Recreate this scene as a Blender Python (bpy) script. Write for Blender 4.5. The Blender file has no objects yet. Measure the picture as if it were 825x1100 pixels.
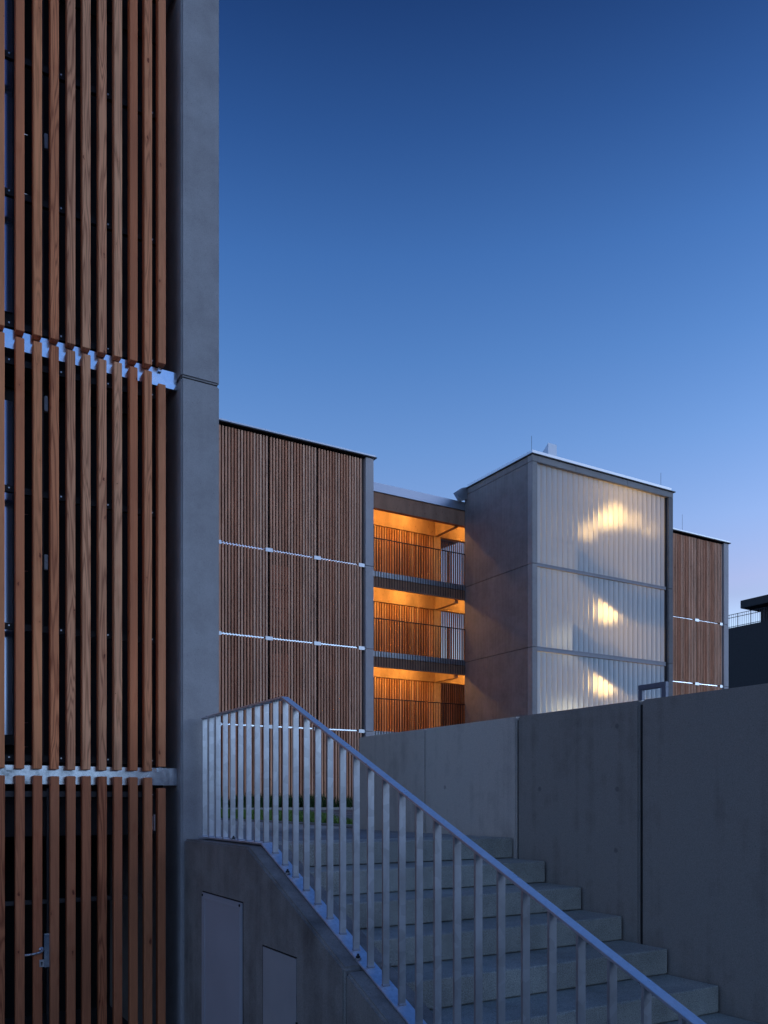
import bpy, bmesh, math, random
from mathutils import Vector
random.seed(7)
sc = bpy.context.scene
COL = sc.collection
E = 2.03                                   # eye height above the lower court; heights below are given from the eye
R = math.radians

# ------------------------------------------------------------------ camera
cd = bpy.data.cameras.new('camera')
cam = bpy.data.objects.new('camera', cd)
COL.objects.link(cam)
cam.location = (0, 0, E)
cam.rotation_euler = (math.pi / 2, 0, -R(30.8466))
cd.sensor_fit = 'VERTICAL'
cd.sensor_height = 36
cd.lens = 908.65 / 1100 * 36
cd.shift_y = (860.58 - 550) / 1100
cd.clip_start = 0.05
cd.clip_end = 3000
sc.camera = cam

# ------------------------------------------------------------------ dusk sky
SUN_AZ, SUN_EL = 120.0, 3.0
w = bpy.data.worlds.new('World')
sc.world = w
w.use_nodes = True
wn, wl = w.node_tree.nodes, w.node_tree.links
bg = wn['Background']
sky = wn.new('ShaderNodeTexSky')
sky.sky_type = 'NISHITA'
sky.sun_disc = False
sky.sun_elevation = R(SUN_EL)
sky.sun_rotation = R(SUN_AZ)
sky.ozone_density = 3
sky.dust_density = 1
tc = wn.new('ShaderNodeTexCoord')
sx = wn.new('ShaderNodeSeparateXYZ')
wl.new(tc.outputs['Generated'], sx.inputs[0])
ramp = wn.new('ShaderNodeValToRGB')         # dusk air: the sky thins out towards the zenith
wl.new(sx.outputs['Z'], ramp.inputs[0])
Q = ((2.252, 1.859, -7.449), (.891, 6.004, -9.721), (.907, 5.903, -8.36))
els = ramp.color_ramp.elements
for i, z in enumerate((0.0, .035, .07, .11, .15, .22, .3, .38, .46, .54, .62, .70, .84, 1.0)):
    zz = {.84: .62, 1.0: .55}.get(z, min(max(z, .14), .72))
    glow = {0.0: .5, .035: .6, .07: 1.6, .11: 3.6, .15: 2.0}.get(z, 1)      # bright band low on the horizon
    glow *= {.38: .96, .46: .97, .62: 1.03, .54: 1.04, .70: .96}.get(z, 1)
    c = [glow * math.exp(q[0] + q[1] * zz + q[2] * zz * zz) / 8.6 for q in Q]
    e = els[i] if i < 2 else els.new(z)
    e.position = z
    e.color = (c[0], c[1], c[2], 1)
mx = wn.new('ShaderNodeMix')
mx.data_type = 'RGBA'
mx.blend_type = 'MULTIPLY'
mx.inputs[0].default_value = 1
wl.new(sky.outputs[0], mx.inputs[6])
wl.new(ramp.outputs[0], mx.inputs[7])
spl = wn.new('ShaderNodeSeparateColor')
cmb = wn.new('ShaderNodeCombineColor')
wl.new(mx.outputs[2], spl.inputs[0])
for ch, cap in ((0, .50), (1, .70)):        # after sunset the low sky stays blue-white all round
    k = wn.new('ShaderNodeMath')
    k.operation = 'MULTIPLY'
    k.inputs[1].default_value = cap
    wl.new(spl.outputs[2], k.inputs[0])
    mn = wn.new('ShaderNodeMath')
    mn.operation = 'MINIMUM'
    wl.new(spl.outputs[ch], mn.inputs[0])
    wl.new(k.outputs[0], mn.inputs[1])
    wl.new(mn.outputs[0], cmb.inputs[ch])
wl.new(spl.outputs[2], cmb.inputs[2])
wl.new(cmb.outputs[0], bg.inputs[0])
bg.inputs[1].default_value = 0.15

sd = bpy.data.lights.new('sun', 'SUN')
sun = bpy.data.objects.new('sun', sd)
COL.objects.link(sun)
sd.energy = 0.06
sd.angle = R(60)
sd.color = (.80, .86, 1.0)
dirv = Vector((math.sin(R(SUN_AZ)), math.cos(R(SUN_AZ)), math.tan(R(14))))
sun.rotation_euler = dirv.to_track_quat('Z', 'Y').to_euler()

sc.view_settings.view_transform = 'Standard'
sc.view_settings.look = 'None'
sc.view_settings.gamma = 1
sc.view_settings.exposure = 2.5
sc.cycles.use_denoising = True
sc.cycles.max_bounces = 8
sc.cycles.diffuse_bounces = 4
sc.cycles.transmission_bounces = 6
sc.cycles.sample_clamp_indirect = 4

# ------------------------------------------------------------------ materials
class NT:
    def __init__(s, name):
        s.m = bpy.data.materials.new(name)
        s.m.use_nodes = True
        s.n, s.l = s.m.node_tree.nodes, s.m.node_tree.links
        s.b = s.n['Principled BSDF']
        g = s.n.new('ShaderNodeNewGeometry')
        s.pos, s.rnd = g.outputs['Position'], g.outputs['Random Per Island']
        s.oi = s.n.new('ShaderNodeObjectInfo').outputs['Random']
    def mapv(s, v, scale, offs=None):
        mp = s.n.new('ShaderNodeMapping')
        mp.inputs['Scale'].default_value = scale
        s.l.new(v, mp.inputs['Vector'])
        if offs is not None: s.l.new(offs, mp.inputs['Location'])
        return mp.outputs[0]
    def noise(s, v, scale, detail=4, rough=.55, dist=0):
        t = s.n.new('ShaderNodeTexNoise')
        t.inputs['Scale'].default_value = scale
        t.inputs['Detail'].default_value = detail
        t.inputs['Roughness'].default_value = rough
        t.inputs['Distortion'].default_value = dist
        s.l.new(v, t.inputs['Vector'])
        return t.outputs['Fac']
    def rng(s, v, a, b, c, d):
        t = s.n.new('ShaderNodeMapRange')
        for k, x in zip((1, 2, 3, 4), (a, b, c, d)): t.inputs[k].default_value = x
        s.l.new(v, t.inputs[0])
        return t.outputs[0]
    def math(s, op, a, b=0.0):
        t = s.n.new('ShaderNodeMath')
        t.operation = op
        for k, x in ((0, a), (1, b)):
            if isinstance(x, (int, float)): t.inputs[k].default_value = x
            else: s.l.new(x, t.inputs[k])
        return t.outputs[0]
    def mix(s, f, a, b, mode='MIX'):
        t = s.n.new('ShaderNodeMix')
        t.data_type = 'RGBA'
        t.blend_type = mode
        for k, x in ((0, f), (6, a), (7, b)):
            if isinstance(x, (int, float)): t.inputs[k].default_value = x
            elif isinstance(x, tuple): t.inputs[k].default_value = (*x, 1)
            else: s.l.new(x, t.inputs[k])
        return t.outputs[2]
    def ramp(s, v, stops):
        t = s.n.new('ShaderNodeValToRGB')
        el = t.color_ramp.elements
        for i, (p, c) in enumerate(stops):
            e = el[i] if i < 2 else el.new(p)
            e.position = p
            e.color = (*c, 1)
        s.l.new(v, t.inputs[0])
        return t.outputs[0]
    def bump(s, h, strength, dist):
        t = s.n.new('ShaderNodeBump')
        t.inputs['Strength'].default_value = strength
        t.inputs['Distance'].default_value = dist
        s.l.new(h, t.inputs['Height'])
        s.l.new(t.outputs[0], s.b.inputs['Normal'])
    def col(s, v):
        if isinstance(v, tuple): s.b.inputs['Base Color'].default_value = (*v, 1)
        else: s.l.new(v, s.b.inputs['Base Color'])
    def set(s, rough=.6, metal=0.0, spec=.5):
        if isinstance(rough, float): s.b.inputs['Roughness'].default_value = rough
        else: s.l.new(rough, s.b.inputs['Roughness'])
        s.b.inputs['Metallic'].default_value = metal
        s.b.inputs['Specular IOR Level'].default_value = spec
        return s.m

def concrete(name, c, dark=.7, streak=.25, bump=.25, fine=1.0, holes=None, blotch=1.1):
    t = NT(name)
    big = t.noise(t.pos, blotch, 6, .6, .4)
    mid = t.noise(t.pos, 7, 5, .65)
    st = t.noise(t.mapv(t.pos, (9, 9, .35)), 1.0, 5, .6)
    grit = t.noise(t.pos, 160, 2, .6)
    f = t.math('ADD', t.math('MULTIPLY', big, .5), t.math('MULTIPLY', mid, .3))
    f = t.math('ADD', f, t.math('MULTIPLY', st, streak))
    tone = t.rng(f, .3, .75, dark, 1.22)
    base = t.mix(1.0, c, t.ramp(tone, [(0, (0, 0, 0)), (1, (1, 1, 1))]), 'MULTIPLY')
    tint = t.mix(t.rng(big, .45, .7, 0, .35), base, t.mix(1.0, base, (.93, 1.0, 1.02), 'MULTIPLY'))
    g = t.rng(grit, .3, .75, 1 - .22 * fine, 1 + .16 * fine)
    out = t.mix(1.0, tint, t.ramp(t.math('MULTIPLY', g, .8), [(0, (0, 0, 0)), (1, (1.25, 1.25, 1.25))]), 'MULTIPLY')
    # small air-bubble pores
    vo = t.n.new('ShaderNodeTexVoronoi')
    vo.inputs['Scale'].default_value = 26
    t.l.new(t.pos, vo.inputs['Vector'])
    pore = t.math('LESS_THAN', vo.outputs['Distance'], .07)
    out = t.mix(t.math('MULTIPLY', pore, .55), out, (.05, .05, .055))
    if holes:
        for h in holes:                     # plugged formwork tie holes
            d = t.n.new('ShaderNodeVectorMath')
            d.operation = 'DISTANCE'
            t.l.new(t.pos, d.inputs[0])
            d.inputs[1].default_value = h
            out = t.mix(t.rng(d.outputs['Value'], .012, .022, .42, 0), out, (.05, .05, .06))
    t.col(out)
    hsum = t.math('ADD', t.math('MULTIPLY', mid, .6), t.math('MULTIPLY', grit, .25))
    t.bump(hsum, bump, .01)
    return t.set(t.rng(mid, .3, .7, .62, .85), 0, .35)

def timber(name, tones, grain=.35, knots=True, rough=.6, fine=True):
    """planed larch: every board (mesh island) has its own tone, grain and knots; boards run along Z"""
    t = NT(name)
    r2 = t.math('FRACT', t.math('MULTIPLY', t.rnd, 17.31))
    off = t.n.new('ShaderNodeCombineXYZ')
    t.l.new(t.math('MULTIPLY', t.rnd, 37.0), off.inputs[0])
    t.l.new(t.math('MULTIPLY', r2, 23.0), off.inputs[1])
    t.l.new(t.math('MULTIPLY', r2, 61.0), off.inputs[2])
    p = t.n.new('ShaderNodeVectorMath')
    p.operation = 'ADD'
    t.l.new(t.pos, p.inputs[0])
    t.l.new(off.outputs[0], p.inputs[1])
    p = p.outputs[0]
    n = len(tones)
    tone = t.ramp(t.rnd, [(i / max(1, n - 1), c) for i, c in enumerate(tones)])
    wob = t.noise(t.mapv(p, (7, 7, .42)), 1.6, 2, .45, .4)
    rings = t.math('FRACT', t.math('ADD', t.math('MULTIPLY', wob, 13), t.math('MULTIPLY', t.noise(t.mapv(p, (30, 30, .6)), 1, 2), 2)))
    rings = t.rng(t.math('ABSOLUTE', t.math('SUBTRACT', rings, .5)), 0, .5, 0, 1)
    fib = t.noise(t.mapv(p, (220, 220, 3)), 1, 3, .6)
    amt = t.math('MULTIPLY', t.rng(r2, .25, .9, .15, 1), grain)
    c = t.mix(t.math('MULTIPLY', t.rng(rings, .35, 1, 0, 1), amt), tone, t.mix(1.0, tone, (.45, .34, .30), 'MULTIPLY'))
    if fine: c = t.mix(t.rng(fib, .35, .7, .0, .22), c, t.mix(1.0, c, (.55, .5, .5), 'MULTIPLY'))
    lng = t.noise(t.mapv(p, (3, 3, .9)), 1, 3, .5)
    c = t.mix(1.0, c, t.ramp(t.rng(lng, .3, .7, .35, .65), [(0, (.4, .4, .42)), (1, (1.6, 1.6, 1.6))]), 'MULTIPLY')
    if knots:
        vo = t.n.new('ShaderNodeTexVoronoi')
        vo.inputs['Scale'].default_value = 1
        wv = t.n.new('ShaderNodeVectorMath')
        wv.operation = 'ADD'
        t.l.new(t.mapv(p, (17, 17, 7.0)), wv.inputs[0])
        nz3 = t.n.new('ShaderNodeTexNoise')
        nz3.inputs['Scale'].default_value = 30
        t.l.new(p, nz3.inputs['Vector'])
        sc3 = t.n.new('ShaderNodeVectorMath')
        sc3.operation = 'SCALE'
        sc3.inputs['Scale'].default_value = .35
        t.l.new(nz3.outputs['Color'], sc3.inputs[0])
        t.l.new(sc3.outputs[0], wv.inputs[1])
        t.l.new(wv.outputs[0], vo.inputs['Vector'])
        pick = t.n.new('ShaderNodeSeparateColor')
        t.l.new(vo.outputs['Color'], pick.inputs[0])
        rad = t.rng(pick.outputs[0], .45, 1, .0, .19)
        k = t.math('SUBTRACT', 1.0, t.math('DIVIDE', vo.outputs['Distance'], t.math('MAXIMUM', rad, .001)))
        k = t.rng(k, 0, .45, 0, 1)
        halo = t.rng(vo.outputs['Distance'], .12, .5, .35, 0)
        c = t.mix(t.math('MULTIPLY', halo, t.rng(pick.outputs[0], .5, .7, 0, 1)), c, t.mix(1.0, c, (.7, .45, .35), 'MULTIPLY'))
        c = t.mix(t.math('MULTIPLY', k, .85), c, t.mix(1.0, c, (.22, .10, .08), 'MULTIPLY'))
    t.col(c)
    if fine: t.bump(t.math('ADD', t.math('MULTIPLY', fib, .5), t.math('MULTIPLY', rings, .3)), .25, .004)
    return t.set(rough, 0, .3 if fine else .1)

def metal(name, c, rough=.38, metallic=.9, spangle=.18, bump=.05, scale=18):
    t = NT(name)
    vo = t.n.new('ShaderNodeTexVoronoi')
    vo.inputs['Scale'].default_value = scale * 4
    t.l.new(t.pos, vo.inputs['Vector'])
    bw = t.n.new('ShaderNodeRGBToBW')
    t.l.new(vo.outputs['Color'], bw.inputs[0])
    nz = t.noise(t.pos, scale * .6, 5, .65, .5)
    f = t.math('ADD', t.math('MULTIPLY', bw.outputs[0], .4), t.math('MULTIPLY', nz, .6))
    k = t.rng(f, .25, .75, 1 - spangle * 2, 1 + spangle)
    t.col(t.mix(1.0, c, t.ramp(t.math('MULTIPLY', k, .6), [(0, (0, 0, 0)), (1, (1.667,) * 3)]), 'MULTIPLY'))
    t.bump(nz, bump, .01)
    return t.set(t.rng(nz, .3, .7, max(.08, rough - .1), rough + .14), metallic)

def sheet(name, c, rough, metallic):
    t = NT(name)
    t.col(c)
    return t.set(rough, metallic)
def plain(name, c, rough=.6, metallic=0.0, var=.15, scale=6):
    t = NT(name)
    nz = t.noise(t.pos, scale, 5, .6)
    k = t.rng(nz, .3, .7, 1 - var, 1 + var)
    t.col(t.mix(1.0, c, t.ramp(t.math('MULTIPLY', k, .6), [(0, (0, 0, 0)), (1, (1.667,) * 3)]), 'MULTIPLY'))
    return t.set(rough, metallic, .4)

def emitter(name, c, s):
    t = NT(name)
    t.b.inputs['Base Color'].default_value = (.8, .8, .75, 1)
    t.b.inputs['Emission Color'].default_value = (*c, 1)
    t.b.inputs['Emission Strength'].default_value = s
    return t.m

WARM = (1.0, .52, .155)
LAMP = (1.0, .58, .21)
M = dict(
    pier=concrete('smooth precast concrete', (.45, .43, .43), .66, .16, .14, .7, blotch=2.4),
    wall=concrete('cast wall concrete', (.305, .278, .252), .36, .48, .3, 1.0, blotch=1.6,
                  holes=[(4.23, 6.05, E - .02 + .14), (4.23, 4.82, E + .09), (4.23, 4.05, E + .50), (4.23, 4.05, E + .08), (4.23, 4.06, E - .33)]),
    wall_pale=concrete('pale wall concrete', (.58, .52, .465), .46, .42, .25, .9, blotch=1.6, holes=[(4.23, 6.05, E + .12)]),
    cheek=concrete('stained stair wall concrete', (.31, .29, .27), .12, .35, .3, 1.0, blotch=2.2),
    step=concrete('rough stair block concrete', (.62, .60, .52), .50, .12, .6, 2.2, blotch=2.0),
    tower=concrete('dark tower concrete', (.25, .235, .235), .50, .26, .12, .5),
    tower_frame=concrete('grey frame concrete', (.40, .375, .365), .7, .14, .1, .5),
    frame=concrete('pale frame concrete in lit tone', (.60, .55, .54), .85, .1, .08, .4),  # colour lightened to carry the stronger light on the far front
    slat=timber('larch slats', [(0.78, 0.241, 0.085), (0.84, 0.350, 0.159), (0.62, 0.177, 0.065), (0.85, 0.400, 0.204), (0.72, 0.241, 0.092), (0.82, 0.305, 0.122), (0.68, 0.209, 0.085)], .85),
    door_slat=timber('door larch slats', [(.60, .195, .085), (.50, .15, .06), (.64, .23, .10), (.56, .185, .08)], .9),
    far_slat=timber('weathered larch slats in lit tone', [(.84, .45, .28), (.68, .315, .18), (.88, .53, .35), (.78, .39, .235), (.62, .265, .15), (.86, .49, .31)], .05, rough=.8, fine=False),  # weathered larch, tones also lifted for the stronger light on the far building
    glulam=timber('pale glued timber', [(.62, .42, .22), (.60, .40, .20)], .2, rough=.8, fine=False),
    brown_beam=timber('brown weathered beam', [(.40, .22, .14), (.45, .25, .16)], .3, rough=.8, fine=False),
    gallery_slat=timber('gallery slats', [(.72, .42, .20), (.56, .26, .10), (.78, .50, .26), (.46, .19, .08), (.66, .36, .16)], .2, rough=.85, fine=False),
    galv=metal('galvanised steel', (.74, .81, .90), .15, 1.0, .05, .004),
    post=metal('mottled galvanised steel', (.62, .65, .69), .42, .8, .10, .05, 5),
    dull=metal('dull zinc sheet', (.42, .43, .46), .42, .8, .1),
    bright=sheet('bright sheet metal', (.50, .53, .57), .36, .95),
    dark_steel=plain('dark painted steel', (.018, .018, .020), .5, .3),
    dark=plain('painted dark interior', (.014, .014, .016), .8),  # near-black colour stands in for the shade inside the open building
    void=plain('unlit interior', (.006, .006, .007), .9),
    lintel=plain('grey fibre board', (.06, .063, .068), .8),
    rail_dark=plain('anthracite steel', (.05, .05, .055), .45, .5),
    panel_grey=plain('grey coated steel', (.43, .43, .465), .38, .0, .06, 2),
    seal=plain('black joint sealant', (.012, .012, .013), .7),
    white=plain('grey plaster', (.42, .41, .40), .8),
    dark_house=plain('anthracite render', (.035, .037, .04), .85),
    glass_dark=plain('dark window glass', (.02, .025, .03), .06),
    paving=None, asphalt=None,
)
def ground_mat(name, c, scale=30, bump=.3):
    t = NT(name)
    a = t.noise(t.pos, .6, 5, .6)
    b = t.noise(t.pos, scale * 5, 3, .7)
    k = t.math('ADD', t.rng(a, .3, .7, -.2, .15), t.rng(b, .3, .7, .8, 1.2))
    t.col(t.mix(1.0, c, t.ramp(t.math('MULTIPLY', k, .6), [(0, (0, 0, 0)), (1, (1.667,) * 3)]), 'MULTIPLY'))
    t.bump(b, bump, .01)
    return t.set(.85, 0, .3)
M['paving'] = ground_mat('pale concrete pavers', (.30, .295, .29))
M['asphalt'] = ground_mat('asphalt', (.11, .11, .115))
M['soil'] = ground_mat('dark soil', (.05, .042, .033), 12)
def leaf_mat(name, tones):
    t = NT(name)
    t.col(t.ramp(t.rnd, [(i / (len(tones) - 1), c) for i, c in enumerate(tones)]))
    t.b.inputs['Subsurface Weight'].default_value = 0
    return t.set(.6, 0, .3)
M['grass'] = leaf_mat('green grass', [(.05, .11, .015), (.08, .16, .02), (.11, .20, .03), (.06, .13, .02)])
M['bed'] = leaf_mat('dark ground cover', [(.022, .05, .012), (.04, .08, .018), (.03, .065, .014)])

def channel_glass():
    m = bpy.data.materials.new('translucent channel glass')
    m.use_nodes = True
    n, l = m.node_tree.nodes, m.node_tree.links
    n.remove(n['Principled BSDF'])
    out = n['Material Output']
    g = n.new('ShaderNodeNewGeometry')
    mp = n.new('ShaderNodeMapping')
    mp.inputs['Scale'].default_value = (60, 60, 2.0)
    l.new(g.outputs['Position'], mp.inputs[0])
    nz = n.new('ShaderNodeTexNoise')
    nz.inputs['Scale'].default_value = 1
    l.new(mp.outputs[0], nz.inputs['Vector'])
    bp = n.new('ShaderNodeBump')
    bp.inputs['Strength'].default_value = .15
    bp.inputs['Distance'].default_value = .01
    l.new(nz.outputs['Fac'], bp.inputs['Height'])
    tr = n.new('ShaderNodeBsdfTranslucent')
    tr.inputs[0].default_value = (.35, .36, .36, 1)
    df = n.new('ShaderNodeBsdfDiffuse')
    df.inputs[0].default_value = (.80, .90, .95, 1)
    gl = n.new('ShaderNodeBsdfGlossy')
    gl.inputs['Roughness'].default_value = .22
    gl.inputs[0].default_value = (.9, .95, 1, 1)
    rf = n.new('ShaderNodeBsdfRefraction')
    rf.inputs['Roughness'].default_value = .66
    rf.inputs['IOR'].default_value = 1.25
    rf.inputs[0].default_value = (.86, .92, .90, 1)
    for s in (tr, df, gl, rf): l.new(bp.outputs[0], s.inputs['Normal'])
    def mixs(f, a, b):
        x = n.new('ShaderNodeMixShader')
        if isinstance(f, float): x.inputs[0].default_value = f
        else: l.new(f, x.inputs[0])
        l.new(a, x.inputs[1])
        l.new(b, x.inputs[2])
        return x.outputs[0]
    lw = n.new('ShaderNodeLayerWeight')
    lw.inputs[0].default_value = .12
    a = mixs(.66, tr.outputs[0], df.outputs[0])
    a = mixs(.16, a, rf.outputs[0])
    a = mixs(lw.outputs['Fresnel'], a, gl.outputs[0])
    l.new(a, out.inputs['Surface'])
    return m
M['channel'] = channel_glass()

# ------------------------------------------------------------------ mesh helpers
class MB:
    def __init__(s): s.v, s.f, s.mi, s.cur = [], [], [], 0
    def add(s, vs, fs):
        o = len(s.v)
        s.v += [tuple(p) for p in vs]
        for f in fs:
            s.f.append([o + i for i in f])
            s.mi.append(s.cur)
    def box(s, x0, x1, y0, y1, z0, z1):
        s.add([(x, y, z) for z in (z0, z1) for y in (y0, y1) for x in (x0, x1)],
              [(0, 2, 3, 1), (4, 5, 7, 6), (0, 1, 5, 4), (2, 6, 7, 3), (0, 4, 6, 2), (1, 3, 7, 5)])
        return s
    def prism(s, poly, axis, a, b):
        """poly of 2-D points extruded from a to b along axis ('x': points are (y,z); 'y': (x,z); 'z': (x,y))"""
        mk = {'x': lambda p, t: (t, p[0], p[1]), 'y': lambda p, t: (p[0], t, p[1]), 'z': lambda p, t: (p[0], p[1], t)}[axis]
        n = len(poly)
        s.add([mk(p, a) for p in poly] + [mk(p, b) for p in poly],
              [tuple(range(n)), tuple(range(2 * n - 1, n - 1, -1))] + [(i, n + i, n + (i + 1) % n, (i + 1) % n) for i in range(n)])
        return s
    def rod(s, p, q, r, n=10):
        p, q = Vector(p), Vector(q)
        d = (q - p).normalized()
        u = d.orthogonal().normalized()
        v = d.cross(u)
        vs = []
        for c in (p, q):
            vs += [c + r * (math.cos(2 * math.pi * i / n) * u + math.sin(2 * math.pi * i / n) * v) for i in range(n)]
        s.add(vs, [tuple(range(n - 1, -1, -1)), tuple(range(n, 2 * n))] + [(i, (i + 1) % n, n + (i + 1) % n, n + i) for i in range(n)])
        return s
    def build(s, name, mat, parent=None, bevel=0, seg=2, smooth=False):
        o0 = parent_loc(parent) if parent else Vector((0, 0, 0))
        me = bpy.data.meshes.new(name)
        me.from_pydata([Vector(p) - o0 for p in s.v], [], s.f)
        for m in (mat if isinstance(mat, (list, tuple)) else [mat]): me.materials.append(m)
        me.polygons.foreach_set('material_index', s.mi)
        bm = bmesh.new()
        bm.from_mesh(me)
        bmesh.ops.recalc_face_normals(bm, faces=bm.faces)
        if bevel:
            bmesh.ops.bevel(bm, geom=[e for e in bm.edges if e.is_manifold and e.calc_face_angle() > .3], offset=bevel, segments=seg, affect='EDGES', clamp_overlap=True)
        bm.to_mesh(me)
        bm.free()
        if smooth: me.polygons.foreach_set('use_smooth', [True] * len(me.polygons))
        o = bpy.data.objects.new(name, me)
        COL.objects.link(o)
        if parent: o.parent = parent
        return o
LOC = {}
def parent_loc(o):
    return LOC.get(o.name, Vector((0, 0, 0)))
def thing(name, label, cat, loc, group=None):
    o = bpy.data.objects.new(name, None)
    COL.objects.link(o)
    o.location = loc
    o.empty_display_size = .3
    LOC[o.name] = Vector(loc)
    tag(o, label, cat, group)
    return o
def tag(o, label, cat, group=None):
    o['label'] = label
    o['category'] = cat
    if group: o['group'] = group
    return o
def sub(parent_obj, mb, name, mat, **k):
    """a sub-part: same origin as its part"""
    LOC[parent_obj.name] = parent_loc(parent_obj.parent)
    return mb.build(name, mat, parent_obj, **k)
def fix_sub(o):
    o.location = (0, 0, 0)
    return o
def light(name, loc, power, color, radius, parent=None, typ='POINT', **k):
    d = bpy.data.lights.new(name, typ)
    d.energy = power
    d.color = color
    d.shadow_soft_size = radius
    o = bpy.data.objects.new(name, d)
    COL.objects.link(o)
    o0 = parent_loc(parent) if parent else Vector((0, 0, 0))
    o.location = Vector(loc) - o0
    if parent: o.parent = parent
    return o
def each(parts, name, mat, parent, **k):
    for m in parts: m.build(name, mat, parent, **k)
def structure(o):
    o['kind'] = 'structure'
    return o
def Z(h): return E + h

# ------------------------------------------------------------------ ground (structure)
UP = -.300
g = MB()
def quad(mb, x0, x1, y0, y1, z): mb.add([(x0, y0, z), (x1, y0, z), (x1, y1, z), (x0, y1, z)], [(0, 1, 2, 3)])
quad(g, -600, 4.30, -600, 6.9, 0)                      # lower court
quad(g, 4.30, 900, -600, 6.9, Z(UP))
quad(g, 2.10, 900, 6.9, 900, Z(UP))
quad(g, -600, 2.10, 15.9, 900, Z(UP))
quad(g, -600, 2.10, 6.9, 15.9, 0)
g.add([(2.10, 6.9, 0), (4.30, 6.9, 0), (4.30, 6.9, Z(UP)), (2.10, 6.9, Z(UP))], [(0, 1, 2, 3)])
g.add([(4.30, -600, 0), (4.30, 6.9, 0), (4.30, 6.9, Z(UP)), (4.30, -600, Z(UP))], [(0, 1, 2, 3)])
g.add([(2.10, 6.9, 0), (2.10, 15.9, 0), (2.10, 15.9, Z(UP)), (2.10, 6.9, Z(UP))], [(0, 1, 2, 3)])
g.add([(-600, 15.9, 0), (2.10, 15.9, 0), (2.10, 15.9, Z(UP)), (-600, 15.9, Z(UP))], [(0, 1, 2, 3)])
structure(g.build('ground', M['asphalt']))

pv = MB()                                               # paved landing and footpath: real slabs with open joints
yy, row = 5.50, 0
while yy < 26:
    dy = .40 if yy < 7.5 else .8
    xx = 2.26 - (.3 if row % 2 else 0)
    while xx < 4.50:
        a, b = max(xx + .004, 2.26), min(xx + .596, 4.46)
        if b - a > .05 and not (yy < 7.6 and b > 4.20):
            h = random.uniform(-.002, .002)
            pv.box(a, b, yy + .004, yy + dy - .004, Z(UP) + .001, Z(-.284) + h)
        elif b - a > .05 and a < 4.20:
            pv.box(a, 4.20, yy + .004, yy + dy - .004, Z(UP) + .001, Z(-.284))
        xx += .60
    yy += dy
    row += 1
structure(pv.build('path', M['paving'], bevel=.004, seg=1))
kb = MB()
kb.box(4.47, 4.56, 7.80, 26.0, Z(UP) + .001, Z(-.262))
structure(kb.build('path_kerb', M['paving'], bevel=.008))
# pale parking-bay lines on the road
ln = MB()
for y0 in (14.0, 16.6, 19.2, 21.8):
    ln.add([(8.6, y0, Z(UP) + .004), (13.5, y0 + .1, Z(UP) + .004), (13.5, y0 + .22, Z(UP) + .004), (8.6, y0 + .12, Z(UP) + .004)], [(0, 1, 2, 3)])
structure(ln.build('road_markings', plain('worn white road paint', (.55, .55, .53), .7, 0, .3, 9)))
kb2 = MB()
kb2.box(2.4, 40, 25.55, 25.67, Z(UP) + .001, Z(-.21))
structure(kb2.build('road_kerb', M['paving'], bevel=.01))

# lawn wedge between path and road
lawn_poly = [(4.57, 8.3), (4.75, 8.45), (5.1, 9.4), (5.7, 10.9), (6.5, 12.6), (7.6, 15.2), (8.15, 17.8), (8.2, 22.0), (7.0, 25.0), (4.57, 25.4)]
def inside(x, y, P):
    r, j = False, len(P) - 1
    for i in range(len(P)):
        if (P[i][1] > y) != (P[j][1] > y) and x < (P[j][0] - P[i][0]) * (y - P[i][1]) / (P[j][1] - P[i][1]) + P[i][0]: r = not r
        j = i
    return r
lw = MB()
lw.prism(lawn_poly, 'z', Z(UP) + .002, Z(-.268))
structure(lw.build('lawn_soil', M['soil']))
def blades(mb, x, y, z, h, lean, wd):
    a = random.uniform(0, 6.283)
    dx, dy = math.cos(a) * wd, math.sin(a) * wd
    lx, ly = random.gauss(0, lean), random.gauss(0, lean)
    mb.add([(x - dx, y - dy, z), (x + dx, y + dy, z), (x + lx * .5 + dx * .7, y + ly * .5 + dy * .7, z + h * .6), (x + lx, y + ly, z + h)], [(0, 1, 2), (0, 2, 3)])
gr = MB()
n = 0
while n < 26000:
    x, y = random.uniform(4.55, 8.2), random.uniform(8.3, 25.3)
    if inside(x, y, lawn_poly):
        blades(gr, x, y, Z(-.27), random.uniform(.03, .085) * (1.7 if random.random() < .05 else 1), .03, .006)
        n += 1
o = gr.build('grass', M['grass'])
o['kind'] = 'stuff'
bd = MB()
bd.box(2.4, 15.0, 25.68, 26.60, Z(UP) + .001, Z(-.23))
structure(bd.build('planting_bed', M['soil']))
pb = MB()
cl = [(random.uniform(6.5, 15.0), random.uniform(25.8, 26.5), random.uniform(.22, .55)) for _ in range(70)]
for (x, y, hh) in cl:
    for _ in range(120):
        blades(pb, x + random.gauss(0, .17), y + random.gauss(0, .12), Z(-.24), hh * random.uniform(.4, 1.1), .10, .014)
o = pb.build('ground_cover', M['bed'])
o['kind'] = 'stuff'

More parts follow.
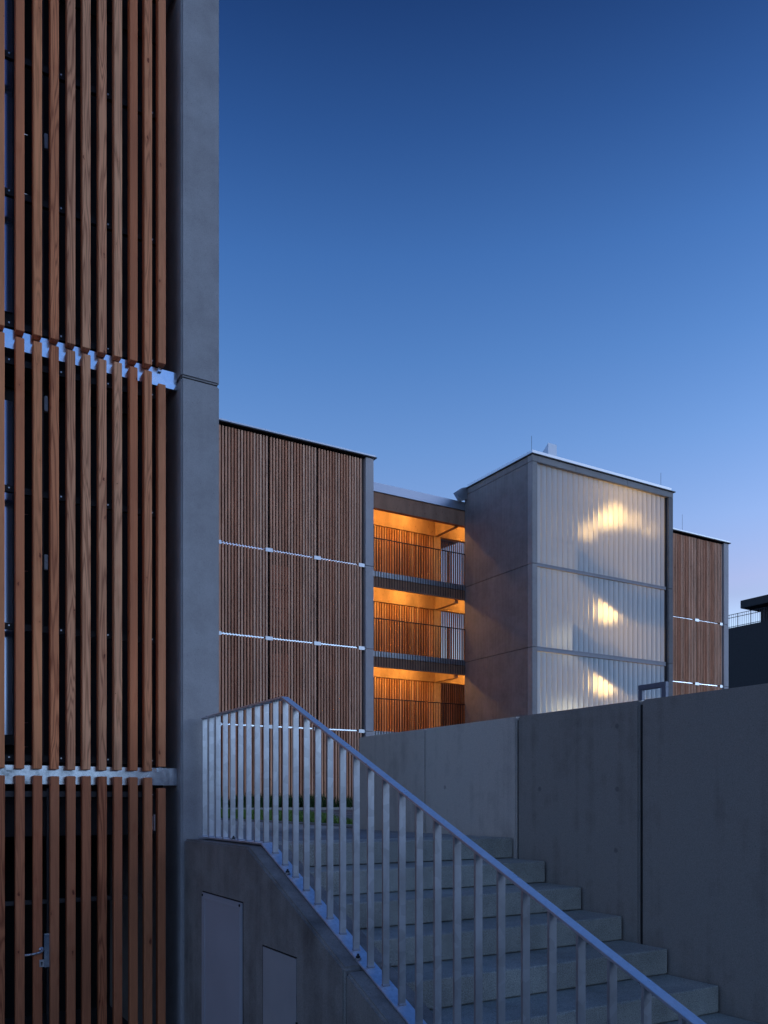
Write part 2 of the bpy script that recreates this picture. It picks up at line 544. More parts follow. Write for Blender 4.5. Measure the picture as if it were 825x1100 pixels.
# ------------------------------------------------------------------ near slatted building
nb = thing('timber_building', 'tall slatted timber facade with concrete corner pier, beside the foot of the stairs', 'building', (0, 6.2, 0))
FY = 6.245                                             # front of the slats
SX = [.705, .830, .943, 1.054, 1.164, 1.268, 1.379, 1.488, 1.600, 1.706, 1.808]
SX = [.705 - .111 * k + random.uniform(-.004, .004) for k in range(24, 0, -1)] + SX
b = MB().box(1.947, 2.244, 6.22, 6.80, 0, Z(3.181))
b.build('corner_pier', M['pier'], nb, bevel=.012)
b = MB().box(1.947, 2.244, 6.22, 6.80, Z(3.192), Z(6.181))
b.build('corner_pier', M['pier'], nb, bevel=.012)
b = MB().box(1.947, 2.244, 6.22, 6.80, Z(6.192), Z(9.9))
b.build('corner_pier', M['pier'], nb, bevel=.012)
MB().box(1.96, 2.23, 6.235, 6.78, Z(3.180), Z(3.193)).build('joint_seal', M['seal'], nb)
MB().box(1.96, 2.23, 6.235, 6.78, Z(6.180), Z(6.193)).build('joint_seal', M['seal'], nb)
MB().box(1.97, 2.24, 6.802, 15.8, 0, Z(9.9)).build('gable_wall', M['pier'], nb)
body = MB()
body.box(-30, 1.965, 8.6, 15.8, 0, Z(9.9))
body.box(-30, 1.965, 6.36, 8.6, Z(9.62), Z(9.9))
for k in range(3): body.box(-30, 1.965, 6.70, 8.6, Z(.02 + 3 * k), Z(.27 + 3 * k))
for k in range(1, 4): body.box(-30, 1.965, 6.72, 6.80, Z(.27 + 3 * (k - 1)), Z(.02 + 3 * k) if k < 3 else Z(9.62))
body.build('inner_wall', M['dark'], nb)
MB().box(-30, 1.965, 6.69, 6.78, Z(-.26), Z(.02)).build('lintel_panel', M['lintel'], nb)
MB().box(-30, 2.26, 6.21, 15.9, Z(9.9), Z(9.98)).build('roof_coping', M['dull'], nb)
def slats(xs, z0, z1, wd, y0=FY, dep=.072, jit=.004):
    m = MB()
    for x in xs:
        j = random.uniform(-.0015, .0015)
        m.box(x - wd / 2, x + wd / 2, y0 + j, y0 + dep, Z(z0 + random.uniform(-jit, jit)), Z(z1 + random.uniform(-jit, jit)))
    return m
for k in range(3):
    m = slats(SX[:-1], .222 + 3 * k, 3.175 + 3 * k, .0555)
    q = slats(SX[-1:], .256 + 3 * k, 3.100 + 3 * k, .0555)
    m.add(q.v, q.f)
    m.build('slat_screen', M['slat'], nb, bevel=.003, seg=1)
# galvanised floor rails with their clip plates
for k in range(4):
    z = .119 + 3 * k
    m = MB()
    m.box(-3, 1.944, 6.322, 6.330, Z(z), Z(z + .130))
    m.box(-3, 1.944, 6.331, 6.40, Z(z + .118), Z(z + .126))
    m.box(SX[-1] - .012, SX[-1] + .012, 6.300, 6.3215, Z(z + .10), Z(z + .15))
    m.build('floor_rail', M['galv'], nb)
# dark battens behind the slats and their screws
for k in range(3):
    for dz in (.045, .30, 1.21, 2.16):
        z = dz + 3 * k
        bt = MB().box(-3, 1.83, 6.345, 6.375, Z(z - .022), Z(z + .022))
        bt.cur = 1
        for i in range(0, len(SX) - 1, 3):
            x = (SX[i] + SX[i + 1]) / 2 + .004
            bt.rod((x, 6.337, Z(z + .004)), (x, 6.346, Z(z + .004)), .0055, 8)
        bt.build('batten', [M['dark_steel'], M['bright']], nb)
# uprights, window strip and hinges behind
fr = MB().box(.982, 1.022, 6.50, 6.56, Z(.28), Z(9.6))
fr.build('window_upright', plain('slate window frame', (.028, .030, .035), .4, .3), nb)
for k in range(3):
    f = MB().box(.10, .86, 6.53, 6.60, Z(.40 + 3 * k), Z(2.92 + 3 * k)).build('window', M['dark_steel'], nb, bevel=.004)
    gl = MB().box(.16, .815, 6.515, 6.528, Z(.47 + 3 * k), Z(2.84 + 3 * k))
    t_ = plain('blue reflecting glass', (.35, .45, .62), .12, .85, .03)
    fix_sub(sub(f, gl, 'pane', t_))
for z in (1.72, 2.86, 4.75, 5.85):
    MB().box(1.022, 1.045, 6.47, 6.50, Z(z - .055), Z(z + .055)).build('shutter_hinge', M['dull'], nb, bevel=.003)
for z in (.55, .38, 1.62, 2.02, 4.28, 4.70):
    MB().rod((.862, 6.42, Z(z)), (.905, 6.42, Z(z + .004)), .003, 6).build('tie_wire', M['galv'], nb)
# ground-floor double door of slats
def door(xs, fx0, fx1, name):
    m = slats(xs, -1.97, .175, .058, FY - .004, .060)
    f = MB()
    f.box(fx0, fx0 + .018, 6.312, 6.345, Z(-1.98), Z(.09))
    f.box(fx1 - .018, fx1, 6.312, 6.345, Z(-1.98), Z(.09))
    f.box(fx0 + .019, fx1 - .019, 6.313, 6.345, Z(-1.98), Z(-1.94))
    f.box(fx0 + .019, fx1 - .019, 6.313, 6.345, Z(.03), Z(.07))
    f.box(fx0 + .019, fx1 - .019, 6.313, 6.345, Z(-.72), Z(-.69))
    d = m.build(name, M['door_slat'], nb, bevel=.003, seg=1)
    LOC[d.name] = parent_loc(nb)
    fix_sub(f.build('door_frame', M['rail_dark'], d))
    return d
XL = [x for x in SX if -.10 < x < .98]
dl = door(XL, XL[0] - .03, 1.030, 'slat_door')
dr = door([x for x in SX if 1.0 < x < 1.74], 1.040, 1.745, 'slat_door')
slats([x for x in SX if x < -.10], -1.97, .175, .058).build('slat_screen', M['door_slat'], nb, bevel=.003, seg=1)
slats(SX[-1:], -1.97, .098, .056).build('slat_strip', M['door_slat'], nb, bevel=.003, seg=1)
def dsub(d, mb, name, mat, **k):
    o = mb.build(name, mat, d, **k)
    fix_sub(o)
    return o
m = MB().box(.988, 1.030, 6.268, 6.300, Z(-1.158), Z(-.925))
dsub(dl, m, 'lock_case', M['galv'], bevel=.002)
m = MB()
m.rod((.966, 6.240, Z(-1.025)), (.966, 6.228, Z(-1.025)), .017, 20)
m.rod((.966, 6.230, Z(-1.025)), (.966, 6.190, Z(-1.025)), .009, 12)
pts = [(.966, 6.190, -1.025), (.955, 6.184, -1.036), (.930, 6.182, -1.041), (.895, 6.182, -1.046), (.862, 6.184, -1.048), (.852, 6.188, -1.048)]
for a, c in zip(pts, pts[1:]): m.rod((a[0], a[1], Z(a[2])), (c[0], c[1], Z(c[2])), .0085, 12)
dsub(dl, m, 'door_handle', M['bright'], smooth=True)
m = MB().box(.952, .981, 6.229, 6.240, Z(-1.146), Z(-1.096))
m.cur = 1
m.rod((.9665, 6.229, Z(-1.116)), (.9665, 6.226, Z(-1.116)), .006, 12)
m.box(.9635, .9695, 6.226, 6.2285, Z(-1.136), Z(-1.118))
dsub(dl, m, 'keyhole_plate', [M['dull'], M['seal']])
m = MB().rod((1.762, 6.285, Z(-.22)), (1.762, 6.285, Z(-.10)), .009, 12)
m.box(1.746, 1.762, 6.292, 6.297, Z(-.21), Z(-.11))
dsub(dr, m, 'hinge', M['dull'])

# ------------------------------------------------------------------ stairs
NOSE, RUN, RISE, TOPZ = 5.113, .375, .159, -.283
st = thing('concrete_staircase', 'flight of grey concrete block steps rising between the railing and the retaining wall', 'staircase', (3.2, 3.3, 0))
for k in range(11):
    y0, z1 = NOSE - RUN * k, TOPZ - RISE * k
    yb = y0 + (.38 if k == 0 else RUN + .04)
    m = MB()
    N = 60
    secs, chip = [], 0.0
    for i in range(N + 1):                              # cast block with a slightly worn, chipped nosing
        x = 2.246 + (4.207 - 2.246) * i / N
        chip = random.uniform(.004, .011) if random.random() < .07 else chip * .45
        a, c = .004 + chip + random.uniform(0, .0015), .005 + chip * .8 + random.uniform(0, .0015)
        dz, dy = random.uniform(-.0006, .0006), random.uniform(-.0006, .0006)
        secs.append([(x, y0 + dy + .004, Z(z1 - .153)), (x, y0 + dy, Z(z1 - .147)), (x, y0 + dy, Z(z1 - c)), (x, y0 + dy + a, Z(z1 + dz)), (x, yb, Z(z1)), (x, yb, Z(z1 - .153))])
    k_ = 6
    m.add([p for q in secs for p in q], [tuple(range(k_)), tuple(range(N * k_ + k_ - 1, N * k_ - 1, -1))] +
          [(i * k_ + j, i * k_ + (j + 1) % k_, (i + 1) * k_ + (j + 1) % k_, (i + 1) * k_ + j) for i in range(N) for j in range(k_)])
    m.build('step', M['step'], st)
m = MB()
m.prism([(NOSE - RUN * 10 + .05, 0), (NOSE + .30, 0), (NOSE + .30, Z(-.46)), (NOSE + .05, Z(-.46))], 'x', 2.26, 4.19)
m.build('stair_core', M['seal'], st)

# side wall of the stairs
sw = thing('stair_side_wall', 'low stained concrete side wall under the railing, with two steel covers', 'wall', (2.1, 4, 0))
CS = .424
def ctop(y): return -.284 - CS * max(0, 4.947 - y)
CX0, CX1 = 1.965, 2.243
m = MB().prism([(6.218, 0), (6.218, Z(-.284)), (4.947, Z(-.284)), (3.676, Z(ctop(3.676))), (3.676, 0)], 'x', CX0, CX1)
m.build('wall_segment', M['cheek'], sw, bevel=.014, seg=3)
m = MB().prism([(3.662, 0), (3.662, Z(ctop(3.662) - .006)), (1.15, Z(ctop(1.15) - .006)), (1.15, 0)], 'x', CX0 + .002, CX1)
m.build('wall_segment', M['cheek'], sw, bevel=.014, seg=3)
MB().prism([(3.677, .01), (3.677, Z(ctop(3.677) - .03)), (3.661, Z(ctop(3.661) - .03)), (3.661, .01)], 'x', CX0 + .02, CX1 - .02).build('joint_seal', M['seal'], sw)
m = MB()
m.box(CX0 - .012, CX0 + .02, 5.021, 5.78, Z(-1.66), Z(-.642))
MB().box(CX0 - .0012, CX0 + .01, 5.012, 5.789, Z(-1.67), Z(-.633)).build('cover_shadow_line', M['seal'], sw)  # flat black border painted as the shadow line round the cover
c1 = m.build('cover_plate', M['panel_grey'], sw, bevel=.004)
m = MB()
rim = [(CX0 - .009)]
for (ya, yb, za, zb) in ((5.035, 5.722, -.684, -.668), (5.708, 5.722, -1.62, -.685), (5.035, 5.049, -1.62, -.685), (5.050, 5.707, -1.62, -1.606)):
    m.box(CX0 - .0155, CX0 - .0115, ya, yb, Z(za), Z(zb))
fix_sub(sub(c1, m, 'pressed_rim', M['panel_grey'], bevel=.001, seg=1))
m = MB()
for y in (5.755, 5.045):
    m.rod((CX0 - .017, y, Z(-.658)), (CX0 - .0122, y, Z(-.658)), .009, 12)
fix_sub(sub(c1, m, 'screw', M['dark_steel']))
m = MB().box(CX0 - .003, CX0 + .02, 4.222, 4.693, Z(-1.95), Z(-.862))
c2 = m.build('cabinet_door', plain('grey cabinet steel', (.40, .40, .41), .42, .0, .08, 3), sw, bevel=.003)
m = MB().box(CX0 - .008, CX0 - .0005, 4.208, 4.221, Z(-1.36), Z(-1.21))
fix_sub(sub(c2, m, 'latch', M['seal']))
m = MB()
m.box(CX0 - .0012, CX0 + .01, 4.694, 4.700, Z(-1.95), Z(-.856))
m.box(CX0 - .0012, CX0 + .01, 4.216, 4.6935, Z(-.8615), Z(-.856))
fix_sub(sub(c2, m, 'door_gap', M['seal']))

# railing
rl = thing('stair_railing', 'galvanised flat-bar railing running level and then down beside the steps', 'railing', (2.10, 4, Z(-.27)))
RX, RS = 2.10, .43
def rtop(y): return .630 - RS * max(0, 4.685 - y)
def btop(y): return -.262 - RS * max(0, 4.957 - y)
def strip(x0, x1, fn, ybreak, ya, yb, th):
    up = [(ya, Z(fn(ya))), (ybreak, Z(fn(ybreak))), (yb, Z(fn(yb)))]
    lo = [(y, z - th) for y, z in reversed(up)]
    return MB().prism(up + lo, 'x', x0, x1)
strip(RX - .024, RX + .024, rtop, 4.685, 6.165, 1.16, .013).build('handrail', metal('blue grey rail steel', (.74, .77, .84), .34, .72, .05, .01), rl, bevel=.002, seg=1)
strip(RX - .042, RX + .046, btop, 4.957, 6.16, 1.16, .011).build('base_plate', metal('dull galvanised plate', (.80, .85, .93), .42, .9, .08, .02), rl, bevel=.002, seg=1)
i = 0
while True:
    y = 6.143 - .1468 * i
    if y < 1.2: break
    z0, z1 = btop(y) - .004, rtop(y) - .012
    m = MB().box(RX - .0175, RX + .0175, y - .006, y + .006, Z(z0), Z(z1))
    m.cur = 1
    zb = btop(y)
    m.prism([(y - .010, Z(zb - .008)), (y - .010, Z(zb + .001)), (y - .0062, Z(zb + .006)), (y + .0062, Z(zb + .006)), (y + .010, Z(zb + .003)), (y + .010, Z(zb - .004))], 'x', RX - .0195, RX + .0195)
    m.build('baluster', [M['post'], M['dull']], rl)
    i += 1
for y in (5.46, 4.575, 3.72, 2.9):
    y2 = y
    m = MB()
    zb = Z(btop(y))
    m.rod((RX - .030, y, zb - .002), (RX - .030, y, zb + .005), .017, 18)
    m.cur = 1
    m.rod((RX - .030, y, zb + .0052), (RX - .030, y, zb + .016), .0115, 6)
    m.rod((RX - .030, y, zb + .016), (RX - .030, y, zb + .026), .006, 10)
    m.build('anchor_bolt', [M['dull'], M['rail_dark']], rl)

# ------------------------------------------------------------------ retaining wall
rw = thing('retaining_wall', 'tall grey concrete panel wall with vertical joints along the open flight of steps', 'wall', (4.33, 4, 0))
WX0, WX1, WT = 4.23, 4.43, .655
js = [(7.586, 6.364, .004), (6.356, 5.094, .01), (5.072, 3.862, .01), (3.838, 2.60, .01), (2.58, 1.35, .01), (1.33, -1.2, .01)]
for (ya, yb, _) in js:
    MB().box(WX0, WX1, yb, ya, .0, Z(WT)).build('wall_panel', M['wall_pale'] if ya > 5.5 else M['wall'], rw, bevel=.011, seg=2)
for (ya, yb) in ((6.364, 6.356), (5.094, 5.072), (3.862, 3.838), (2.60, 2.58), (1.35, 1.33)):
    MB().box(WX0 + .022, WX1 - .02, yb - .001, ya + .001, .01, Z(WT - .03)).build('joint_seal', M['seal'], rw)

hl = thing('handrail_loop', 'short square-tube metal handrail loop standing on the retaining wall top', 'handrail', (4.33, 3.83, Z(WT)))
m = MB()
hx0, hx1 = 4.306, 4.338
m.box(hx0, hx1, 3.905, 3.939, Z(WT - .002), Z(.730))
m.box(hx0, hx1, 3.710, 3.746, Z(WT - .002), Z(.730))
m.box(hx0, hx1, 3.710, 3.939, Z(.7302), Z(.764))
m.build('tube_frame', metal('satin handrail steel', (.17, .19, .25), .45, .3, .06), hl, bevel=.003)
for y in (3.924, 3.726): MB().box(hx0 - .012, hx1 + .012, y - .028, y + .028, Z(WT + .0005), Z(WT + .006)).build('foot_plate', M['dull'], hl)

# ------------------------------------------------------------------ far building with galleries and stair tower
fb = thing('parking_building', 'long slatted timber building with lit galleries and a glazed concrete stair tower', 'building', (20, 26.7, Z(UP)))
FYB = 26.66
ST = [(-.22, 2.522), (2.572, 5.522), (5.572, 8.522), (8.572, 12.38)]
def bay(x0, x1, n):
    p = (x1 - x0 - .05) / n
    xs = [x0 + .025 + p * (i + .5) for i in range(n)]
    for z0, z1 in ST:
        m = slats(xs, z0, z1, .058, FYB, .07, .003)
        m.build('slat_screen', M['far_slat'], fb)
    for z in (2.467, 5.467, 8.467):
        m = MB()
        m.box(x0 + .01, x1 - .01, FYB + .071, FYB + .079, Z(z + .03), Z(z + .13))
        m.build('floor_rail', M['galv'], fb)
LB = [4.07 + 1.827 * i for i in range(7)]              # bay joints 4.07 ... 15.03
for a, c in zip(LB, LB[1:]): bay(a, c, 16)
RB = [27.55, 29.44, 31.27, 33.10, 34.93]
for a, c in zip(RB, RB[1:]): bay(a, c, 16)
for z in (2.467, 5.467, 8.467):                        # bright joint plates where two bays meet
    for x in LB[1:] + RB[1:]:
        x = min(x, x) - (.04 if x in (LB[-1], RB[-1]) else 0)
        MB().box(x - .13, x + .13, FYB - .012, FYB - .004, Z(z), Z(z + .125)).build('joint_plate', M['bright'], fb)
each([MB().box(4.0, 15.10, 26.85, 26.95, Z(-.25), Z(12.40)), MB().box(27.52, 34.95, 26.85, 26.95, Z(-.25), Z(12.40))],
     'backing_wall', plain('dark brown backing board', (.020, .013, .011), .8), fb)
for x in LB[1:-1] + RB[1:-1]:
    MB().box(x - .03, x + .03, 26.80, 26.845, Z(-.2), Z(12.38)).build('bay_upright', plain('brown upright', (.05, .03, .022), .8), fb)
# boarded shutters behind one bay of slats
for z0, z1 in ((3.0, 5.05), (5.9, 8.08)):
    m = MB().box(11.50, 12.13, 26.745, 26.77, Z(z0), Z(z1))
    m.cur = 1
    for r_ in range(4):
        for c_ in range(6):
            x, z = 11.53 + c_ * .113, z0 + (z1 - z0) * (.26, .33, .62, .70)[r_]
            m.box(x - .012, x + .012, 26.738, 26.744, Z(z - .02), Z(z + .02))
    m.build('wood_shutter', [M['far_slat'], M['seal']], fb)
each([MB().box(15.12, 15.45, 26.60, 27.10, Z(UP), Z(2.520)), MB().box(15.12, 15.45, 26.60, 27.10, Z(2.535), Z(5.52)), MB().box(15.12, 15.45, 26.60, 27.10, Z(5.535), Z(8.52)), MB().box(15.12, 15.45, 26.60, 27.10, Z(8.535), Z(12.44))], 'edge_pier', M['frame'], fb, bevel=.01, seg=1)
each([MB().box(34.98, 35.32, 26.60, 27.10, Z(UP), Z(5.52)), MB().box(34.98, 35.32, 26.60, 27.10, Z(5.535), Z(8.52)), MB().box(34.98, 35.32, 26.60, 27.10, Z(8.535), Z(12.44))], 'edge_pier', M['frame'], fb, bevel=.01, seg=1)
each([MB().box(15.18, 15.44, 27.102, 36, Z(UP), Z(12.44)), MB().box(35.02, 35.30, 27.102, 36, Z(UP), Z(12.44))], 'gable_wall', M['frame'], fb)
each([MB().box(4.0, 15.17, 26.96, 36, Z(UP), Z(12.40)), MB().box(29.0, 35.0, 26.96, 36, Z(UP), Z(12.40))], 'inner_wall', M['void'], fb)
for a, c in ((3.9, 15.56), (27.4, 35.42)):
    m = MB()
    m.box(a, c, 26.54, 36.1, Z(12.465), Z(12.50))
    m.build('roof_edge', M['rail_dark'], fb)
    m = MB()
    m.box(a, c - .04, 26.56, 26.66, Z(12.502), Z(12.56))
    m.build('roof_coping', M['bright'], fb)
    m = MB()
    m.rod((a, 27.1, Z(12.74)), (c - .6, 27.1, Z(12.74)), .012, 6)
    x = a + .3
    while x < c - .5:
        m.rod((x, 27.1, Z(12.5)), (x, 27.1, Z(12.74)), .010, 6)
        x += 2.4
    m.build('roof_guard_rail', M['rail_dark'], fb)

# galleries
GX0, GX1, GY = 15.46, 22.6, 27.4
m = MB()
m.box(GX0, GX1, GY, GY + .20, Z(11.0), Z(11.60))
m.build('gallery_beam', M['brown_beam'], fb, bevel=.008, seg=1)
m = MB()
m.prism([(GY - .06, Z(11.602)), (GY - .02, Z(11.95)), (GY + 8, Z(12.0)), (GY + 8, Z(11.90)), (GY + .34, Z(11.602))], 'x', GX0, GX1)
m.build('gallery_roof', M['bright'], fb)
GLEV = [(11.58, 10.97), (8.52, 7.93), (5.52, 4.93)]
for k, (ceil, bb) in enumerate(GLEV):
    fl = 8.62 - 3 * k
    MB().box(GX0, GX1, GY + .202, 29.6, Z(ceil), Z(ceil + .02)).build('gallery_ceiling', M['glulam'], fb)
    MB().box(GX0, GX1, 28.98, 29.16, Z(bb), Z(ceil - .002)).build('back_beam', M['glulam'], fb, bevel=.006, seg=1)
    m = MB().box(19.77, 19.95, GY + .204, 28.978, Z(bb + .003), Z(ceil - .003))
    m.build('cross_beam', M['glulam'], fb, bevel=.006, seg=1)
    MB().box(19.74, 20.06, 28.99, 29.14, Z(fl), Z(bb - .002)).build('timber_post', M['glulam'], fb, bevel=.006, seg=1)
    xs = [GX0 + .06 + .118 * i for i in range(36)]
    slats([x for x in xs if x < 19.70], fl + .02, bb - .01, .066, 29.02, .05).build('gallery_slats', M['gallery_slat'], fb)
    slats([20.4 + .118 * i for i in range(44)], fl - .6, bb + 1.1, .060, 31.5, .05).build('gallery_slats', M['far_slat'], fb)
    MB().box(GX0, 19.9, 29.16, 29.22, Z(fl), Z(bb)).build('gallery_back_wall', plain('dark boarding', (.05, .03, .02), .8), fb)
    MB().box(GX0, GX1, GY + .05, 29.6, Z(fl - .078), Z(fl - .001)).build('gallery_floor', M['glulam'], fb)
    # zinc floor edge with bolted brackets, slatted fascia, balustrade of thin bars
    m = MB()
    m.box(GX0, GX1, GY - .012, GY + .045, Z(fl - .19), Z(fl + .01))
    x = GX0 + .12
    while x < GX1:
        m.box(x, x + .05, GY - .026, GY - .0125, Z(fl - .185), Z(fl + .005))
        x += .62
    m.build('floor_edge', M['dull'], fb)
    if True:
        m = MB().box(GX0, GX1, GY + .03, GY + .09, Z(fl - .58), Z(fl - .192))
        m.build('gallery_fascia', M['brown_beam'], fb)
    m = MB()
    x = GX0 + .05
    while x < GX1:
        m.box(x - .009, x + .009, GY - .050, GY - .034, Z(fl - .56), Z(fl + 1.215))
        x += .118
    m.box(GX0, GX1, GY - .056, GY - .028, Z(fl + 1.216), Z(fl + 1.25))
    m.build('balustrade', M['dark_steel'], fb)
    for x, pw in ((18.1, 7.6), (21.3, 5.6), (16.4, 6.2)):
        lf = MB().rod((x, 28.15, Z(ceil - .003)), (x, 28.15, Z(ceil - .035)), .10, 20).build('gallery_lamp', emitter('warm lamp glass', WARM, 3), fb)
        light('gallery_light', (x, 28.15, Z(ceil - .07)), pw, WARM, .04, fb)
MB().box(20.1, 26.0, 31.60, 31.66, Z(1.8), Z(5.4)).build('gallery_back_wall', M['void'], fb)
m = MB().box(GX0, GX1, GY + .02, 29.6, Z(UP), Z(2.0))
m.build('plinth_wall', M['tower'], fb)

# stair tower
TX0, TX1, TY0, TY1 = 20.11, 27.49, 23.30, 27.39
for z0, z1 in ((UP, 2.535), (2.55, 5.535), (5.55, 8.535), (8.55, 12.20), (12.213, 12.44)):
    MB().box(TX0, TX0 + .23, TY0 + .265, TY1, Z(z0), Z(z1)).build('tower_side_panel', M['tower'], fb, bevel=.008, seg=1)
MB().box(TX0 + .02, TX0 + .24, TY0 + .28, TY1 - .02, Z(UP), Z(12.4)).build('joint_seal', M['seal'], fb)
for z0, z1 in ((UP, 5.535), (5.55, 8.535), (8.55, 12.20)):
    MB().box(TX0 - .001, TX0 + .235, TY0, TY0 + .26, Z(z0), Z(z1)).build('tower_corner_pier', M['tower_frame'], fb, bevel=.008, seg=1)
    MB().box(TX1 - .25, TX1, TY0, TY0 + .26, Z(z0), Z(z1)).build('tower_corner_pier', M['tower'], fb, bevel=.008, seg=1)
m = MB()
for a, c in ((TX0 - .001, 22.2), (22.21, 24.9), (24.91, TX1)): m.box(a, c, TY0 - .001, TY0 + .26, Z(12.213), Z(12.44))
m.build('tower_top_beam', M['tower_frame'], fb, bevel=.006, seg=1)
MB().box(TX1 - .25, TX1 - .002, TY0 + .262, TY1, Z(UP), Z(12.44)).build('tower_side_panel', M['tower'], fb)
MB().box(TX0 + .26, TX1 - .26, TY1 - .2, TY1 - .001, Z(UP), Z(12.44)).build('tower_back_wall', M['white'], fb)
MB().box(TX0 + .02, TX1 - .02, TY0 + .3, TY1, Z(12.30), Z(12.43)).build('tower_roof', M['white'], fb)
m = MB()
m.box(TX0 - .06, TX1 + .09, TY0 - .06, TY1 + .1, Z(12.445), Z(12.475))
m.build('roof_edge', M['rail_dark'], fb)
m = MB()
m.box(TX0 - .04, TX1 - .15, TY0 - .045, TY0 + .2, Z(12.477), Z(12.575))
m.box(TX0 - .045, TX0 + .18, TY0 + .201, TY1 - .25, Z(12.477), Z(12.575))
m.build('roof_coping', M['bright'], fb)
m = MB()
m.rod((TX0 + .25, TY0 + .5, Z(12.70)), (TX1 - .3, TY0 + .5, Z(12.70)), .012, 6)
m.rod((TX0 + .25, TY0 + .5, Z(12.70)), (TX0 + .25, TY1, Z(12.70)), .012, 6)
for x in (TX0 + .25, 22.4, 24.8, TX1 - .3): m.rod((x, TY0 + .5, Z(12.48)), (x, TY0 + .5, Z(12.70)), .01, 6)
m.build('roof_guard_rail', M['rail_dark'], fb)
# channel glass: one facade field per storey, each a row of shallow U profiles
GXA, GXB, GYF = TX0 + .255, TX1 - .33, TY0 + .12
NCH = 26
for z0, z1 in ((UP, 5.42), (5.60, 8.48), (8.62, 12.205)):
    m = MB()
    p = (GXB - GXA) / NCH
    prof = [(0, .06), (.03, .022)] + [(u / 10, .022 * (2 * u / 10 - 1) ** 2) for u in range(1, 10)] + [(.97, .022), (1, .06)]
    for i in range(NCH):
        xs = [GXA + p * (i + a) + (.002 if a == 0 else -.002 if a == 1 else 0) for a, _ in prof]
        vs = [(x, GYF + d, Z(zz)) for zz in (z0, z1) for x, (_, d) in zip(xs, prof)]
        k = len(prof)
        m.add(vs, [(j, j + 1, k + j + 1, k + j) for j in range(k - 1)])
    gm = m.build('glass_facade', M['channel'], fb, smooth=True)
m = MB()
m.box(GXB, TX1 - .252, GYF - .02, TY0 + .26, Z(UP), Z(12.2))
m.build('facade_jamb', M['rail_dark'], fb)
for z0, z1 in ((5.43, 5.59), (8.49, 8.61)):
    m = MB()
    m.box(GXA, GXB, GYF - .03, GYF + .10, Z(z0 + .02), Z(z1 - .02))
    m.box(GXA, GXB, GYF - .045, GYF - .031, Z(z0), Z(z0 + .035))
    m.box(GXA, GXB, GYF - .045, GYF - .031, Z(z1 - .035), Z(z1))
    m.build('facade_transom', plain('grey transom', (.30, .30, .33), .5, 0, .08), fb)
# inside the tower: landings, flights, wall lamps, added slabs behind the glass that shade the glow
for k, (fl, lx, lz, pw, fill) in enumerate(((8.5, 25.40, 11.45, 16, .5), (5.5, 25.06, 7.60, 24, 5), (2.5, 24.86, 4.70, 26, 11))):
    MB().box(TX0 + .26, 22.2, TY0 + 1.9, TY1 - .21, Z(fl - .2), Z(fl)).build('tower_landing', M['white'], fb)
    MB().box(26.2, TX1 - .26, TY0 + 1.9, TY1 - .21, Z(fl - 1.7), Z(fl - 1.5)).build('tower_landing', M['white'], fb)
    m = MB().prism([(22.2, Z(fl - 3.0)), (26.2, Z(fl - 1.5)), (26.2, Z(fl - 1.72)), (22.2, Z(fl - 3.22))], 'y', TY0 + 2.3, TY0 + 3.4)
    m.build('stair_flight', M['white'], fb)
    if k:
        x0, z0 = lx - 1.44, lz + .33
        line = [(x0 - 1.0, z0 + .49), (x0, z0), (x0 + 1.65, z0 - .81), (TX1 - .3, z0 - .88)]
        m = MB().prism([(x, Z(z)) for x, z in line] + [(x, Z(z + 1.15)) for x, z in reversed(line)], 'y', TY0 + .42, TY0 + .52)
        m.build('added_shade_slab', M['white'], fb)  # slab added to cut the lamp glow along a diagonal
    MB().box(lx - .16, lx + .16, TY0 + 1.78, TY0 + 1.86, Z(lz - .08), Z(lz + .08)).build('stair_or_added_lamp', emitter('stair and added lamp glass', LAMP, 1.5), fb, bevel=.02)
    light('stair_or_added_light', (lx, TY0 + 1.45, Z(lz)), pw, LAMP, .52, fb)
    light('stair_or_added_light', (24.2, TY1 - .9, Z(fl + .9)), fill, (1.0, .84, .60), .7, fb)  # fill light without a fixture, added to brighten the glass
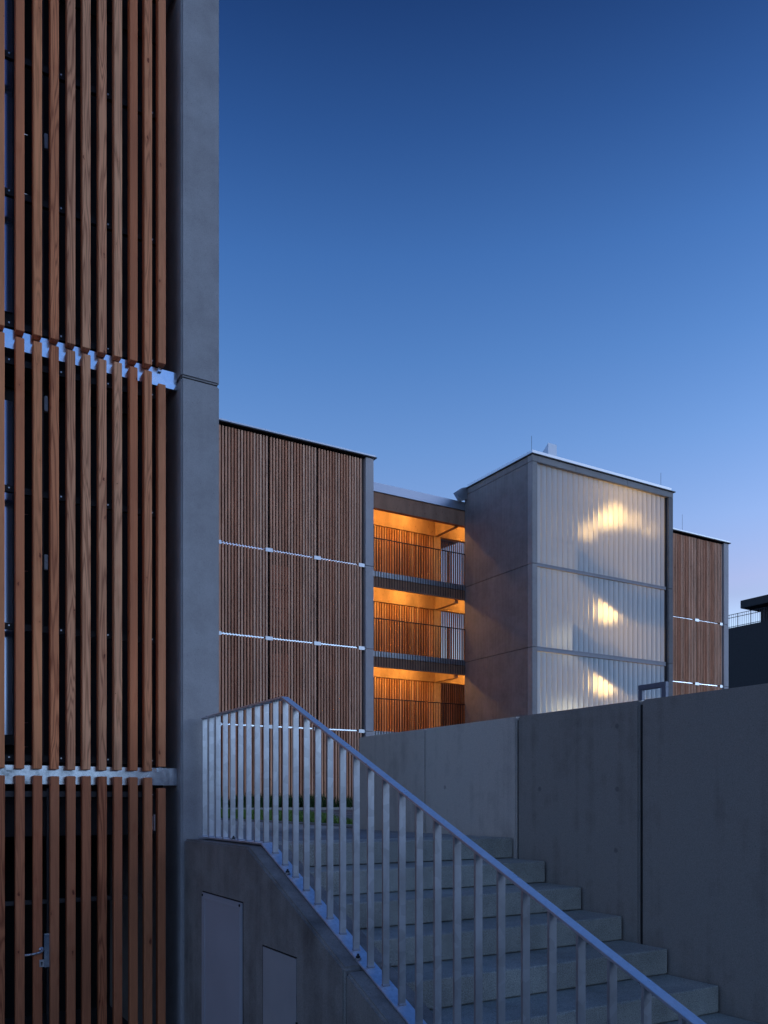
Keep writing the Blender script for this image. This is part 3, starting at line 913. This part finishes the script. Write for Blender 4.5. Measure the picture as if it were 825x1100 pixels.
for x, y, z, p_ in ((23.85, TY0 + 1.3, 10.55, 4.5), (24.65, TY0 + 1.35, 11.1, 6), (26.3, TY0 + 1.2, 11.35, 3), (26.9, TY0 + .75, 11.0, .8)):  # added lamps stretch the top glow and stand in for wall and ceiling reflections
    MB().box(x - .12, x + .12, y + .30, y + .36, Z(z - .06), Z(z + .06)).build('stair_or_added_lamp', emitter('stair and added lamp glass', LAMP, 1.0), fb, bevel=.02)
    light('stair_or_added_light', (x, y, Z(z)), p_, LAMP, .38, fb)
# roof hatch, gutter hood and lightning rods
m = MB()
m.prism([(25.7, Z(12.75)), (25.7, Z(12.70)), (24.5, Z(12.70)), (24.5, Z(13.68))], 'x', 21.93, 22.36)
m.build('roof_hatch', sheet('matt hatch sheet', (.40, .45, .52), .45, .8), fb)
m = MB()
m.prism([(19.55, Z(12.20)), (19.85, Z(12.42)), (20.10, Z(12.50)), (20.10, Z(12.02)), (19.80, Z(11.90))], 'y', 27.2, 27.38)
m.build('gutter_hood', M['dull'], fb)
for (x, y, z) in ((20.33, 23.6, 13.25), (27.12, 23.6, 13.26), (32.73, 27.2, 13.6)):
    MB().rod((x, y, Z(12.45)), (x, y, Z(z)), .007, 6).build('lightning_rod', M['rail_dark'], fb)

# ------------------------------------------------------------------ dark building on the far right
db = thing('flat_roofed_building', 'dark flat-roofed building with a rooftop terrace railing, far beyond the timber building', 'building', (70, 40, Z(UP)))
MB().box(60, 90, 18, 50, Z(UP), Z(14.2)).build('wall', M['dark_house'], db)
MB().box(61.2, 88, 18.5, 43.1, Z(14.202), Z(15.62)).build('roof_storey', M['dark_house'], db)
MB().box(60.0, 89, 18, 44.1, Z(15.62), Z(16.26)).build('roof_canopy', M['dark_house'], db, bevel=.03)
m = MB()
for z in (15.30, 15.05, 14.3): m.rod((60.1, 18, Z(z)), (60.1, 49, Z(z)), .025, 6)
y = 18.0
while y < 49.1:
    m.rod((60.1, y, Z(14.2)), (60.1, y, Z(15.30)), .035 if int(round(y * 10)) % 12 == 0 else .012, 6)
    y += .2
m.build('terrace_railing', M['rail_dark'], db)
for z in (14.75, 14.45): MB().rod((63, 44.2, Z(z)), (63, 49.5, Z(z)), .03, 6).build('roof_pipe', M['rail_dark'], db)
